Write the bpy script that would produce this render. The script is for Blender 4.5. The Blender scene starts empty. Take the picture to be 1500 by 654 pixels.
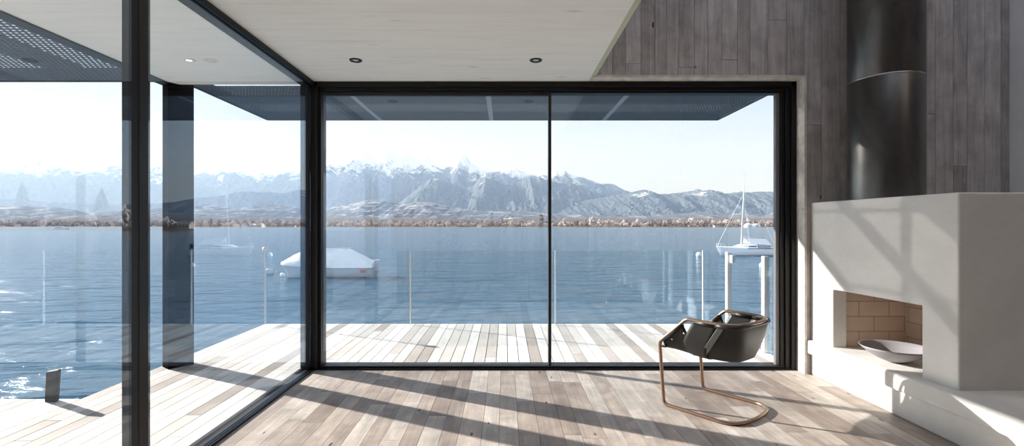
import bpy, bmesh, math, random
from mathutils import Vector, Matrix, noise
random.seed(7)
C = bpy.context.scene.collection
EYE = 1.29; F = 720.0; VX = 740.0; VY = 332.0
WATER = EYE - 2.5

def gx(px, Y): return (px - VX) / F * Y
def gz(py, Y): return EYE - (py - VY) / F * Y

# ------------------------------------------------------------------ node helpers
class NT:
    def __init__(s, mat):
        s.t = mat.node_tree; s.n = s.t.nodes; s.l = s.t.links
    def new(s, typ, **kw):
        n = s.n.new(typ)
        for k, v in kw.items():
            if k.startswith('i_'):
                key = k[2:]
                n.inputs[int(key) if key.isdigit() else key.replace('_', ' ')].default_value = v
            else: setattr(n, k, v)
        return n
    def math(s, op, a, b=None, c=None, clamp=False):
        n = s.n.new('ShaderNodeMath'); n.operation = op; n.use_clamp = clamp
        for i, v in enumerate((a, b, c)):
            if v is None: continue
            if hasattr(v, 'is_linked') or hasattr(v, 'links'): s.l.new(v, n.inputs[i])
            else: n.inputs[i].default_value = v
        return n.outputs[0]
    def mix(s, fac, a, b, blend='MIX'):
        n = s.n.new('ShaderNodeMix'); n.data_type = 'RGBA'; n.blend_type = blend
        for i, v in ((0, fac), (6, a), (7, b)):
            if hasattr(v, 'links'): s.l.new(v, n.inputs[i])
            elif i == 0: n.inputs[0].default_value = v
            else: n.inputs[i].default_value = (*v, 1) if len(v) == 3 else v
        return n.outputs[2]
    def ramp(s, fac, stops):
        n = s.n.new('ShaderNodeValToRGB'); e = n.color_ramp.elements
        while len(e) < len(stops): e.new(0.5)
        for i, (p, c) in enumerate(stops):
            e[i].position = p; e[i].color = (*c, 1) if len(c) == 3 else c
        s.l.new(fac, n.inputs[0]); return n.outputs[0]
    def noise(s, vec, scale, detail=4, rough=0.55, dist=0.0):
        n = s.n.new('ShaderNodeTexNoise'); n.inputs['Scale'].default_value = scale
        n.inputs['Detail'].default_value = detail; n.inputs['Roughness'].default_value = rough
        n.inputs['Distortion'].default_value = dist
        s.l.new(vec, n.inputs['Vector']); return n.outputs['Fac']
    def mapping(s, vec, scale=(1, 1, 1), loc=(0, 0, 0)):
        n = s.n.new('ShaderNodeMapping'); n.inputs['Scale'].default_value = scale
        n.inputs['Location'].default_value = loc; s.l.new(vec, n.inputs['Vector']); return n.outputs[0]
    def geo(s): return s.n.new('ShaderNodeNewGeometry')
    def pos(s): return s.geo().outputs['Position']
    def obj(s): return s.n.new('ShaderNodeTexCoord').outputs['Object']

def newmat(name):
    m = bpy.data.materials.new(name); m.use_nodes = True
    t = NT(m); t.n.clear()
    out = t.new('ShaderNodeOutputMaterial')
    return m, t, out

def principled(name, col, rough=0.6, metal=0.0, spec=0.5, bump=None, var=0.0, vscale=8, coat=0):
    m, t, out = newmat(name)
    b = t.new('ShaderNodeBsdfPrincipled')
    b.inputs['Roughness'].default_value = rough; b.inputs['Metallic'].default_value = metal
    b.inputs['Specular IOR Level'].default_value = spec; b.inputs['Coat Weight'].default_value = coat
    p = t.obj()
    if var:
        nz = t.noise(p, vscale, 5)
        c2 = tuple(max(0, c * (1 - var)) for c in col); c3 = tuple(min(1, c * (1 + var)) for c in col)
        t.l.new(t.ramp(nz, [(0.3, c2), (0.7, c3)]), b.inputs['Base Color'])
    else: b.inputs['Base Color'].default_value = (*col, 1)
    if bump:
        nz = t.noise(p, bump[0], 4)
        bn = t.new('ShaderNodeBump'); bn.inputs['Strength'].default_value = bump[1]; bn.inputs['Distance'].default_value = bump[2]
        t.l.new(nz, bn.inputs['Height']); t.l.new(bn.outputs[0], b.inputs['Normal'])
    t.l.new(b.outputs[0], out.inputs[0])
    return m

def plankmat(name, tones, axis, grain=0.35, rough=0.6, knots=0.5, spec=0.3, blotch=0.3, blotch_scale=3.0):
    """tones: ramp stops over the per-board random value; axis: board direction"""
    m, t, out = newmat(name)
    b = t.new('ShaderNodeBsdfPrincipled'); b.inputs['Specular IOR Level'].default_value = spec
    at = t.new('ShaderNodeAttribute', attribute_name='tone')
    sep = t.new('ShaderNodeSeparateColor'); t.l.new(at.outputs['Color'], sep.inputs[0])
    base = t.ramp(sep.outputs[0], tones)
    p = t.pos()
    off = t.new('ShaderNodeVectorMath', operation='SCALE'); t.l.new(at.outputs['Color'], off.inputs[0]); off.inputs['Scale'].default_value = 37.0
    add = t.new('ShaderNodeVectorMath', operation='ADD'); t.l.new(p, add.inputs[0]); t.l.new(off.outputs[0], add.inputs[1])
    v = add.outputs[0]
    sc = [38, 38, 38]; sc[axis] = 1.6
    g1 = t.noise(t.mapping(v, sc), 1.0, 5, 0.6, 0.6)
    sc2 = [7, 7, 7]; sc2[axis] = 1.4
    g2 = t.noise(t.mapping(v, sc2), 1.0, 4, 0.6, 1.2)
    bl = t.noise(v, blotch_scale, 4, 0.6, 0.5)
    f1 = t.math('MULTIPLY_ADD', g1, grain * 2, 1 - grain)
    f2 = t.math('MULTIPLY_ADD', g2, grain * 1.8, 1 - grain * 0.9)
    f3 = t.math('MULTIPLY_ADD', bl, blotch * 2, 1 - blotch)
    f = t.math('MULTIPLY', t.math('MULTIPLY', f1, f2), f3)
    c = t.mix(1.0, base, (1, 1, 1), 'MULTIPLY')
    vm = t.new('ShaderNodeVectorMath', operation='SCALE'); t.l.new(c, vm.inputs[0]); t.l.new(f, vm.inputs['Scale'])
    # knots and cracks
    sck = [9, 9, 9]; sck[axis] = 3.2
    vo = t.new('ShaderNodeTexVoronoi'); vo.inputs['Scale'].default_value = 1.0
    t.l.new(t.mapping(v, sck), vo.inputs['Vector'])
    kn = t.math('LESS_THAN', vo.outputs['Distance'], 0.085)
    vw = t.new('ShaderNodeSeparateColor'); t.l.new(vo.outputs['Color'], vw.inputs[0])
    kn = t.math('MULTIPLY', kn, t.math('GREATER_THAN', vw.outputs[0], 0.55))
    kn = t.math('MULTIPLY', kn, knots)
    dark = t.mix(kn, vm.outputs[0], (0.03, 0.022, 0.018))
    t.l.new(dark, b.inputs['Base Color'])
    t.l.new(t.math('MULTIPLY_ADD', g1, 0.25, rough - 0.12), b.inputs['Roughness'])
    bn = t.new('ShaderNodeBump'); bn.inputs['Strength'].default_value = 0.35; bn.inputs['Distance'].default_value = 0.003
    t.l.new(g1, bn.inputs['Height']); t.l.new(bn.outputs[0], b.inputs['Normal'])
    t.l.new(b.outputs[0], out.inputs[0])
    return m

def glassmat(name, surfaces=2.0, tint=(0.97, 0.985, 0.98), f0=0.04):
    """thin clear pane: Schlick reflection mixed with straight transmission (per face of a solid pane)"""
    m, t, out = newmat(name)
    g = t.geo()
    d = t.new('ShaderNodeVectorMath', operation='DOT_PRODUCT')
    t.l.new(g.outputs['Incoming'], d.inputs[0]); t.l.new(g.outputs['Normal'], d.inputs[1])
    c = t.math('ABSOLUTE', d.outputs['Value'])
    k = t.math('POWER', t.math('SUBTRACT', 1.0, c, clamp=True), 5.0)
    fr = t.math('MULTIPLY_ADD', k, 1 - f0, f0)
    n = surfaces
    tot = t.math('DIVIDE', t.math('MULTIPLY', fr, n), t.math('MULTIPLY_ADD', fr, n - 1, 1.0), clamp=True)
    tr = t.new('ShaderNodeBsdfTransparent'); tr.inputs[0].default_value = (*tint, 1)
    gl = t.new('ShaderNodeBsdfGlossy'); gl.inputs['Roughness'].default_value = 0.0
    gl.inputs[0].default_value = (.72, .84, 1.0, 1)
    mx = t.new('ShaderNodeMixShader'); t.l.new(tot, mx.inputs[0]); t.l.new(tr.outputs[0], mx.inputs[1]); t.l.new(gl.outputs[0], mx.inputs[2])
    t.l.new(mx.outputs[0], out.inputs[0])
    return m

# ------------------------------------------------------------------ mesh helpers
def obj(name, bm, m=None, parent=None, smooth=False):
    me = bpy.data.meshes.new(name); bm.to_mesh(me); bm.free()
    o = bpy.data.objects.new(name, me); C.objects.link(o)
    if m: me.materials.append(m)
    if parent: o.parent = parent
    if smooth: me.polygons.foreach_set('use_smooth', [True] * len(me.polygons))
    return o
def tag(o, label=None, cat=None, group=None, kind=None):
    if label: o['label'] = label
    if cat: o['category'] = cat
    if group: o['group'] = group
    if kind: o['kind'] = kind
    return o
def thing(name, label, cat, loc=(0, 0, 0), rz=0, group=None, kind=None):
    o = bpy.data.objects.new(name, None); C.objects.link(o); o.location = loc; o.rotation_euler = (0, 0, rz)
    o.empty_display_size = 0.1
    return tag(o, label, cat, group, kind)
def struct(o): o['kind'] = 'structure'; return o
def copy_tree(o, parent=None):
    c = o.copy(); C.objects.link(c); c.parent = parent
    for ch in [x for x in bpy.data.objects if x.parent == o]: copy_tree(ch, c)
    return c

def BM(): return bmesh.new()
def box(bm, a, b):
    x0, y0, z0 = a; x1, y1, z1 = b
    vs = [bm.verts.new(p) for p in ((x0,y0,z0),(x1,y0,z0),(x1,y1,z0),(x0,y1,z0),(x0,y0,z1),(x1,y0,z1),(x1,y1,z1),(x0,y1,z1))]
    fs = [bm.faces.new([vs[i] for i in f]) for f in ((0,3,2,1),(4,5,6,7),(0,1,5,4),(1,2,6,5),(2,3,7,6),(3,0,4,7))]
    return fs
def boxes(name, lst, m, parent=None, bevel=0):
    bm = BM()
    for a, b in lst: box(bm, a, b)
    o = obj(name, bm, m, parent)
    if bevel: bev(o, bevel)
    return o
def bev(o, w, seg=2):
    md = o.modifiers.new('bevel', 'BEVEL'); md.width = w; md.segments = seg; md.limit_method = 'ANGLE'
    return o
def prism(bm, pts, z0, z1):
    lo = [bm.verts.new((x, y, z0)) for x, y in pts]; hi = [bm.verts.new((x, y, z1)) for x, y in pts]
    n = len(pts); bm.faces.new(lo[::-1]); bm.faces.new(hi)
    for i in range(n): bm.faces.new((lo[i], lo[(i+1) % n], hi[(i+1) % n], hi[i]))
def lathe(bm, prof, n=32, c=(0, 0, 0), cap=True):
    rings = []
    for r, z in prof:
        rings.append([bm.verts.new((c[0] + r * math.cos(2*math.pi*i/n), c[1] + r * math.sin(2*math.pi*i/n), c[2] + z)) for i in range(n)])
    for a, b in zip(rings, rings[1:]):
        for i in range(n): bm.faces.new((a[i], a[(i+1) % n], b[(i+1) % n], b[i]))
    if cap:
        if prof[0][0] > 1e-6: bm.faces.new(rings[0][::-1])
        if prof[-1][0] > 1e-6: bm.faces.new(rings[-1])
def roundpath(pts, r, seg=6, closed=False):
    pts = [Vector(p) for p in pts]; out = []
    n = len(pts)
    for i, p in enumerate(pts):
        if not closed and i in (0, n - 1): out.append(p); continue
        a = pts[i - 1]; b = pts[(i + 1) % n]
        da = (a - p); db = (b - p)
        ang = da.angle(db)
        rr = r if not isinstance(r, (list, tuple)) else r[i]
        if rr <= 0 or ang > 3.1: out.append(p); continue
        d = min(rr / math.tan(ang / 2), da.length * .49, db.length * .49)
        s = p + da.normalized() * d; e = p + db.normalized() * d
        for k in range(seg + 1):
            t = k / seg
            out.append(s * (1-t)**2 + p * 2*t*(1-t) + e * t*t)
    return out
def tube(bm, pts, r, n=12, closed=False):
    pts = [Vector(p) for p in pts]; N = len(pts); rings = []
    T0 = (pts[1] - pts[0]).normalized()
    up = Vector((0, 0, 1)) if abs(T0.z) < .9 else Vector((1, 0, 0))
    nrm = (up - T0 * up.dot(T0)).normalized()
    for i, p in enumerate(pts):
        if closed: T = (pts[(i+1) % N] - pts[i-1]).normalized()
        else: T = (pts[min(i+1, N-1)] - pts[max(i-1, 0)]).normalized()
        nrm = (nrm - T * nrm.dot(T)).normalized(); bi = T.cross(nrm)
        rr = r if not isinstance(r, (list, tuple)) else r[i]
        rings.append([bm.verts.new(p + nrm * rr * math.cos(2*math.pi*k/n) + bi * rr * math.sin(2*math.pi*k/n)) for k in range(n)])
    m = N if closed else N - 1
    for i in range(m):
        a = rings[i]; b = rings[(i+1) % N]
        for k in range(n): bm.faces.new((a[k], a[(k+1) % n], b[(k+1) % n], b[k]))
    if not closed: bm.faces.new(rings[0][::-1]); bm.faces.new(rings[-1])
def grid(bm, rows):
    V = [[bm.verts.new(p) for p in r] for r in rows]
    for a, b in zip(V, V[1:]):
        for i in range(len(a) - 1): bm.faces.new((a[i], a[i+1], b[i+1], b[i]))
    return V

def plank_mesh(name, regions, m, parent=None, gap=0.003, width=(.1, .15), length=(.8, 2.0), plane='xy', base=0.0, thick=0.02, seed=1, fullrows=False):
    """regions: list of (u0,u1,v0,v1); boards run along v. plane 'xy': u=x,v=y,top at z=base. plane 'xz': u=x,v=z, face at y=base looking -y. 'yz': u=y,v=z, face x=base looking -x"""
    rnd = random.Random(seed); bm = BM(); lay = bm.loops.layers.float_color.new('tone')
    def add(u0, u1, v0, v1):
        tone = (rnd.random(), rnd.random(), rnd.random(), 1)
        if plane == 'xy': fs = box(bm, (u0, v0, base - thick), (u1, v1, base))
        elif plane == 'xz': fs = box(bm, (u0, base, v0), (u1, base + thick, v1))
        else: fs = box(bm, (base, u0, v0), (base + thick, u1, v1))
        for f in fs:
            for lp in f.loops: lp[lay] = tone
    for (U0, U1, V0, V1) in regions:
        u = U0
        while u < U1 - 1e-4:
            w = rnd.uniform(*width); u1 = min(u + w, U1)
            if U1 - u1 < width[0] * .4: u1 = U1
            v = V0 - (0 if fullrows else rnd.uniform(0, length[1]))
            while v < V1:
                L = rnd.uniform(*length); a = max(v, V0); b = min(v + L, V1)
                if b - a > .02: add(u + gap/2, u1 - gap/2, a + (gap/2 if a > V0 else 0), b - (gap/2 if b < V1 else 0))
                v += L
            u = u1
    return obj(name, bm, m, parent)

# ------------------------------------------------------------------ materials
BLACK = principled('black anodised metal', (0.009, 0.008, 0.0085), 0.42, 0.0, 0.3)
BLACK2 = principled('dark frame profile', (0.022, 0.02, 0.02), 0.45, 0.0, 0.35)
GLASS = glassmat('double glazing', 2.0)
RAILGLASS = glassmat('railing glass', 1.0, (0.96, 0.98, 0.98))
FLOORM = plankmat('aged oak floor', [(0.0, (0.27, 0.21, 0.175)), (0.35, (0.38, 0.31, 0.265)), (0.7, (0.46, 0.39, 0.34)), (1.0, (0.53, 0.47, 0.42))], 1, 0.45, 0.55, 0.8, 0.4, 0.55, 4.5)
DECKM = plankmat('silvered deck boards', [(0.0, (0.38, 0.32, 0.28)), (0.2, (0.55, 0.50, 0.46)), (0.5, (0.68, 0.64, 0.60)), (1.0, (0.78, 0.75, 0.72))], 1, 0.16, 0.6, 0.3, 0.3, 0.12, 3)
WALLM = plankmat('weathered grey panelling', [(0.0, (0.38, 0.335, 0.31)), (0.5, (0.43, 0.385, 0.36)), (1.0, (0.48, 0.435, 0.41))], 2, 0.42, 0.7, 0.9, 0.25, 0.5, 5.0)
REVEAL = principled('pale reveal timber', (0.62, 0.57, 0.52), 0.7, var=0.2, vscale=14)
EDGEM = principled('pale edge board', (0.60, 0.62, 0.48), 0.7, var=0.06, vscale=10)
SUBDECK = principled('dark substructure', (0.03, 0.028, 0.026), 0.9)

def plastermat():
    m, t, out = newmat('smooth lime plaster')
    b = t.new('ShaderNodeBsdfPrincipled'); b.inputs['Roughness'].default_value = 0.75; b.inputs['Specular IOR Level'].default_value = 0.25
    p = t.pos()
    n1 = t.noise(p, 2.2, 5, .6, .4); n2 = t.noise(t.mapping(p, (1, 1, 3)), 16, 4, .6)
    f = t.math('MULTIPLY_ADD', n2, 0.25, t.math('MULTIPLY', n1, 0.75))
    t.l.new(t.ramp(f, [(0.3, (0.68, 0.65, 0.615)), (0.7, (0.80, 0.775, 0.74))]), b.inputs['Base Color'])
    bn = t.new('ShaderNodeBump'); bn.inputs['Strength'].default_value = .25; bn.inputs['Distance'].default_value = .004
    t.l.new(f, bn.inputs['Height']); t.l.new(bn.outputs[0], b.inputs['Normal'])
    t.l.new(b.outputs[0], out.inputs[0]); return m
PLASTER = plastermat()

def ceilmat():
    m, t, out = newmat('whitewashed timber ceiling')
    b = t.new('ShaderNodeBsdfPrincipled'); b.inputs['Roughness'].default_value = 0.7; b.inputs['Specular IOR Level'].default_value = 0.2
    p = t.pos()
    g = t.noise(t.mapping(p, (1.5, 26, 10)), 1, 5, .6, .5)
    k = t.noise(t.mapping(p, (2.2, 9, 9)), 1, 3, .6, .3)
    f = t.math('MULTIPLY_ADD', g, .7, t.math('MULTIPLY', k, .3))
    base = t.ramp(f, [(0.28, (0.74, 0.725, 0.685)), (0.5, (0.83, 0.82, 0.785)), (0.75, (0.87, 0.86, 0.83))])
    vo = t.new('ShaderNodeTexVoronoi'); vo.inputs['Scale'].default_value = 1
    t.l.new(t.mapping(p, (2.1, 5.5, 5)), vo.inputs['Vector'])
    kn = t.math('MULTIPLY', t.math('SUBTRACT', 1, t.math('MULTIPLY', vo.outputs['Distance'], 7), clamp=True), .45)
    t.l.new(t.mix(kn, base, (0.42, 0.37, 0.32)), b.inputs['Base Color'])
    t.l.new(b.outputs[0], out.inputs[0]); return m
CEILM = ceilmat()

def perfmat(pitch=0.032, rad=0.0066, stripes=False):
    m, t, out = newmat('perforated slate metal')
    b = t.new('ShaderNodeBsdfPrincipled'); b.inputs['Base Color'].default_value = (0.10, 0.105, 0.125, 1)
    b.inputs['Roughness'].default_value = .5; b.inputs['Metallic'].default_value = 0.3
    p = t.pos(); s = t.new('ShaderNodeSeparateXYZ'); t.l.new(p, s.inputs[0])
    row = t.math('FLOOR', t.math('DIVIDE', s.outputs[1], pitch))
    sh = t.math('MULTIPLY', t.math('MODULO', t.math('ABSOLUTE', row), 2.0), pitch * .5)
    fx = t.math('SUBTRACT', t.math('FRACT', t.math('DIVIDE', t.math('ADD', s.outputs[0], sh), pitch)), .5)
    fy = t.math('SUBTRACT', t.math('FRACT', t.math('DIVIDE', s.outputs[1], pitch)), .5)
    d = t.math('SQRT', t.math('ADD', t.math('MULTIPLY', fx, fx), t.math('MULTIPLY', fy, fy)))
    hole = t.math('LESS_THAN', d, rad / pitch)
    tr = t.new('ShaderNodeBsdfTransparent')
    mx = t.new('ShaderNodeMixShader'); t.l.new(hole, mx.inputs[0]); t.l.new(b.outputs[0], mx.inputs[1]); t.l.new(tr.outputs[0], mx.inputs[2])
    t.l.new(mx.outputs[0], out.inputs[0]); return m
PERF = perfmat()
PERF2 = perfmat(.042, .0105)
SEAM = principled('bright seam strip', (0.34, 0.36, 0.42), .5, .2)

# ------------------------------------------------------------------ room shell
YW = 4.29      # inner face of the panelled window wall
YG = 4.47      # glazing line
HC = 2.59      # ceiling height
XL = -1.71     # inner side of the left glazing frame
XR = 2.61      # right window reveal
XRW = 4.40     # right wall
YB = -3.2      # back of the room
UP = 5.2

struct(plank_mesh('floor', [(XL - .0, XRW, YB, 4.40)], FLOORM, width=(.10, .155), length=(.5, 1.7), gap=.0022, seed=3))
# screed below the boards
bpy.data.objects['floor'].data.materials[0] = FLOORM
struct(boxes('trim_1', [((XL, YB, -.06), (XRW, 4.40, -.021))], SUBDECK))

# ceiling: one white slab over room and left deck
XCL = -3.03
struct(boxes('ceiling', [((XCL, YB, HC), (.745, 4.50, HC + .25))], CEILM))
# upper ceiling over the double-height part and gallery walls (out of view, keeps low sun out except through an added roof opening)
bm = BM()
prism(bm, [(0, 0), (1, 0), (1, 1), (0, 1)], 0, 1); bm.free()
bm = BM()
vs = [bm.verts.new(p) for p in ((.745, YB, HC), (.745, 4.29, HC), (.795, 4.29, HC + .022), (.795, YB, HC + .022), (.745, YB, HC + .25), (.745, 4.29, HC + .25), (.795, 4.29, HC + .25), (.795, YB, HC + .25))]
for f in ((0,1,2,3), (4,7,6,5), (0,4,5,1), (3,2,6,7), (1,5,6,2), (0,3,7,4)): bm.faces.new([vs[i] for i in f])
struct(obj('trim_2', bm, EDGEM))
struct(boxes('ceiling_upper', [((-1.9, YB - .15, UP), (1.0, 4.6, UP + .2)), ((1.0, 3.9, UP), (XRW + .2, 4.6, UP + .2)), ((1.0, YB - .15, UP), (XRW + .2, .4, UP + .2))], CEILM))  # slabs leave an unseen opening, added to light the panelled wall
struct(boxes('wall_upper_left', [((-1.95, YB, HC + .25), (-1.8, 4.5, UP))], PLASTER))

# window wall with vertical panelling
struct(plank_mesh('wall_front', [(.70, 2.61, HC + .022, UP), (2.61, XRW, 0.0, UP)], WALLM, plane='xz', base=YW, thick=.02, width=(.10, .17), length=(1.1, 3.2), gap=.003, seed=11))
struct(boxes('wall_front_core', [((-1.85, YW + .021, HC + .26), (XRW + .2, 4.60, UP)), ((.745, YW + .021, HC + .04), (XRW + .2, 4.60, HC + .26)), ((XR + .02, YW + .021, -.1), (XRW + .2, 4.60, HC + .04))], SUBDECK))
# timber lining of the window reveal
struct(boxes('trim_3', [((.73, YW - .004, HC + .001), (XR + .02, 4.44, HC + .021))], REVEAL))
struct(boxes('trim_4', [((XR, YW - .004, 0), (XR + .02, 4.44, HC + .002))], REVEAL))
struct(boxes('wall_back', [((-1.9, YB - .15, -.02), (XRW + .15, YB, HC + .25)), ((-1.9, YB - .15, HC + .25), (XRW + .15, YB, UP))], WALLM))
RIGHTM = principled('pale side wall', (0.85, 0.83, 0.81), .8, var=.05, vscale=3)
struct(boxes('wall_right', [((XRW, YB, -.02), (XRW + .15, 3.3, UP))], WALLM))
struct(boxes('wall_right_return', [((XRW, 3.301, -.02), (XRW + .15, YW, UP))], RIGHTM))

# ------------------------------------------------------------------ front sliding window
w1 = struct(thing('window_1', 'wide black-framed sliding window facing the lake', None))
fr = BM()
T = HC
# head: stepped profiles
box(fr, (XL, 4.40, T - .045), (XR, 4.58, T)); box(fr, (XL, 4.43, T - .075), (XR, 4.56, T - .045)); box(fr, (XL, 4.45, T - .092), (XR, 4.54, T - .075))
# sill
box(fr, (XL, 4.40, -.01), (XR, 4.58, .012)); box(fr, (XL, 4.43, .012), (XR, 4.56, .03))
# right jamb stepped
box(fr, (2.565, 4.40, 0), (XR, 4.58, T)); box(fr, (2.525, 4.42, 0), (2.565, 4.56, T)); box(fr, (2.49, 4.44, 0), (2.525, 4.55, T))
# left jamb
box(fr, (XL, 4.40, 0), (XL + .028, 4.58, T)); box(fr, (XL + .028, 4.43, 0), (XL + .05, 4.56, T))
bev(obj('window_frame', fr, BLACK, w1), .003)
MX = gx(805.5, 4.45)
boxes('sash_stile', [((MX - .013, 4.445, .03), (MX + .013, 4.52, T - .09))], BLACK2, w1, .002)
boxes('sash_rail', [((XL + .05, 4.448, T - .115), (MX - .013, 4.475, T - .09)), ], BLACK2, w1)
boxes('handle_rail', [((2.455, 4.46, .03), (2.49, 4.50, T - .09))], principled('grey sash edge', (.16, .155, .16), .4), w1, .003)
boxes('glass_pane', [((XL + .05, 4.462, .03), (MX - .010, 4.468, T - .09))], GLASS, w1)
boxes('glass_pane', [((MX + .010, 4.492, .03), (2.49, 4.498, T - .09))], GLASS, w1)

# ------------------------------------------------------------------ left glazing
w2 = struct(thing('window_2', 'floor to ceiling black-framed glazing along the left side', None))
YP = 2.36
bm = BM()
box(bm, (-1.835, YB, -.01), (XL, 4.60, .006)); box(bm, (-1.83, YB, .006), (-1.80, 4.6, .022)); box(bm, (-1.77, YB, .006), (-1.745, 4.6, .02)); box(bm, (-1.725, YB, .006), (-1.712, 4.4, .014))
bev(obj('floor_track', bm, BLACK, w2), .002)
bm = BM()
box(bm, (-1.84, YB, T - .03), (XL, 4.60, T - .0005)); box(bm, (-1.81, YB, T - .05), (-1.74, 4.6, T - .03)); box(bm, (-1.725, YB, T - .04), (-1.712, 4.4, T - .03))
bev(obj('head_track', bm, BLACK, w2), .002)
bm = BM()   # corner post
box(bm, (-1.835, 4.40, .02), (XL, 4.60, T - .03)); box(bm, (-1.80, 4.36, .02), (-1.74, 4.40, T - .04)); box(bm, (-1.71, 4.42, .03), (-1.70, 4.5, T - .05))
bev(obj('corner_post', bm, BLACK, w2), .004)
boxes('glass_pane', [((-1.736, YP, .018), (-1.730, 4.37, T - .04))], GLASS, w2)
boxes('glass_pane', [((-1.7365, YB, .018), (-1.7305, YP - .06, T - .04))], GLASS, w2)
boxes('sash_stile', [((-1.765, YP - .062, .018), (XL - .002, YP, T - .04))], BLACK, w2, .003)
boxes('outer_stile', [((-1.85, YP + .01, .018), (-1.768, YP + .09, T - .04))], BLACK2, w2, .003)

struct(boxes('wall_left_blocker', [((-1.95, YB, -.02), (-1.70, .5, HC + .25))], WALLM))  # unseen wall added over the rear glazing to darken the room
# ------------------------------------------------------------------ deck
DL, DR, DF = -3.17, 2.68, 6.495
struct(plank_mesh('deck', [(DL, -1.84, YB, DF), (-1.84, 2.68, 4.585, DF), (-9.0, DL, YB, 3.67)], DECKM, width=(.108, .112), length=(3.0, 4.6), gap=.007, base=0.0, thick=.028, seed=5))
struct(boxes('deck_frame', [((DL + .03, YB, -.35), (-1.87, DF - .05, -.034)), ((-1.83, 4.62, -.35), (2.65, DF - .05, -.034)), ((-9, YB, -.35), (DL, 3.6, -.034))], SUBDECK))
struct(boxes('wall_foundation', [((-1.83, YB, -1.6), (XRW + .2, 4.55, -.07))], SUBDECK))

# steel column at the deck edge (turned rectangle)
A = Vector((-3.03, 4.42)); B = Vector((-3.146, 4.51)); Cc = Vector((-2.91, 4.598)); D = B + (Cc - A)
bm = BM(); prism(bm, [tuple(A), tuple(Cc), tuple(D), tuple(B)], 0.0, HC + .02)
col = bev(obj('steel_column', bm, principled('bronze black steel', (.009, .007, .007), .95, .0, .0)), .004)
tag(col, 'dark steel column standing on the deck outside the left glazing', 'column')

# dark edge beam and canopies
o = boxes('edge_beam', [((-3.13, YB, HC - .012), (-3.031, 4.50, HC + .24))], BLACK)
tag(o, 'long black edge beam between the white ceiling and the left perforated canopy', 'beam')
cn = thing('canopy', 'dark perforated metal canopy over the deck beyond the front window', 'canopy', (0, 0, HC + .015))
bx0, bx1 = -2.93, 2.62
SX = [-1.54, -.17, 1.22]
edges = [bx0] + SX + [bx1]
for i in range(4):
    boxes('perforated_panel', [((edges[i] + .025, 4.60, 0), (edges[i+1] - .025, 6.085, .002))], PERF, cn)
for x in SX: boxes('seam_strip', [((x - .025, 4.60, -.004), (x + .025, 6.085, .006))], SEAM, cn)
boxes('canopy_frame', [((bx0, 6.07, 0), (bx1, 6.10, .10)), ((bx0 - .02, 4.60, 0), (bx0 + .02, 6.10, .10)), ((bx1 - .02, 4.6, 0), (bx1 + .02, 6.1, .10)), ((bx0, 5.3, .02), (bx1, 5.36, .1))], BLACK2, cn)
cn2 = thing('canopy', 'dark perforated canopy over the left deck, at the upper left corner', 'canopy', (0, 0, HC + .015))
for i in range(4):
    x1 = -3.131 - i * 1.5; boxes('perforated_panel', [((x1 - 1.49, YB, 0), (x1, 4.45, .002))], PERF, cn2).data.materials[0] = PERF2
    boxes('joist', [((x1 - .75, YB, .02), (x1 - .69, 4.45, .14))], BLACK2, cn2)
for y in (.9, 2.2, 3.4): boxes('joist', [((-9.1, y, .15), (-3.14, y + .06, .25))], BLACK2, cn2)
boxes('canopy_frame', [((-9.1, 4.43, -.005), (-3.131, 4.46, .12))], BLACK2, cn2)

# small black plate standing on the deck edge
bm = BM(); Yb = 3.60
pts = [(gx(65, Yb), 0), (gx(82, Yb), 0), (gx(85, Yb), .235), (gx(67, Yb), .222)]
a = [bm.verts.new((x, Yb, z)) for x, z in pts]; b = [bm.verts.new((x - .02, Yb + .05, z)) for x, z in pts]
bm.faces.new(a); bm.faces.new(b[::-1])
for i in range(4): bm.faces.new((a[i], b[i], b[(i+1) % 4], a[(i+1) % 4]))
tag(bev(obj('mooring_post', bm, principled('black weathered post', (.012, .011, .010), .7, var=.3)), .006), 'short black post with slanted top at the left deck edge', 'post')

# ------------------------------------------------------------------ ceiling lights
TRIMB = principled('dark lamp trim', (.03, .03, .03), .3, .6)
TRIMW = principled('white lamp trim', (.75, .75, .72), .4)
LENS = principled('frosted lamp lens', (.75, .73, .68), .25)
m, t, out = newmat('lit lamp lens'); e = t.new('ShaderNodeEmission'); e.inputs[0].default_value = (1, .95, .85, 1); e.inputs[1].default_value = 1.6; t.l.new(e.outputs[0], out.inputs[0]); LIT = m
def downlight(x, y, label, trim, lens):
    r = thing('ceiling_light', label, 'ceiling light', (x, y, HC), 0)
    bm = BM(); lathe(bm, [(.030, -.001), (.030, -.007), (.044, -.009), (.049, -.003), (.049, .0)], 32, cap=False); obj('light_trim', bm, trim, r, True)
    bm = BM(); lathe(bm, [(.0, -.003), (.022, -.004), (.0235, -.001)], 24, cap=False); obj('lamp', bm, lens, r, True)
    bm = BM(); lathe(bm, [(.0235, -.0015), (.030, -.0012)], 24, cap=False); obj('baffle', bm, TRIMB, r, True)
yl = 1.30 * F / 244
downlight(gx(521, yl), yl, 'black-trimmed round ceiling spot near the corner post', TRIMB, LENS)
downlight(gx(785, yl), yl, 'black-trimmed round ceiling spot near the middle window stile', TRIMB, LENS)
downlight(gx(277, yl), yl, 'white-trimmed glowing ceiling spot above the left deck, outside the glazing', TRIMW, LIT)

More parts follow.
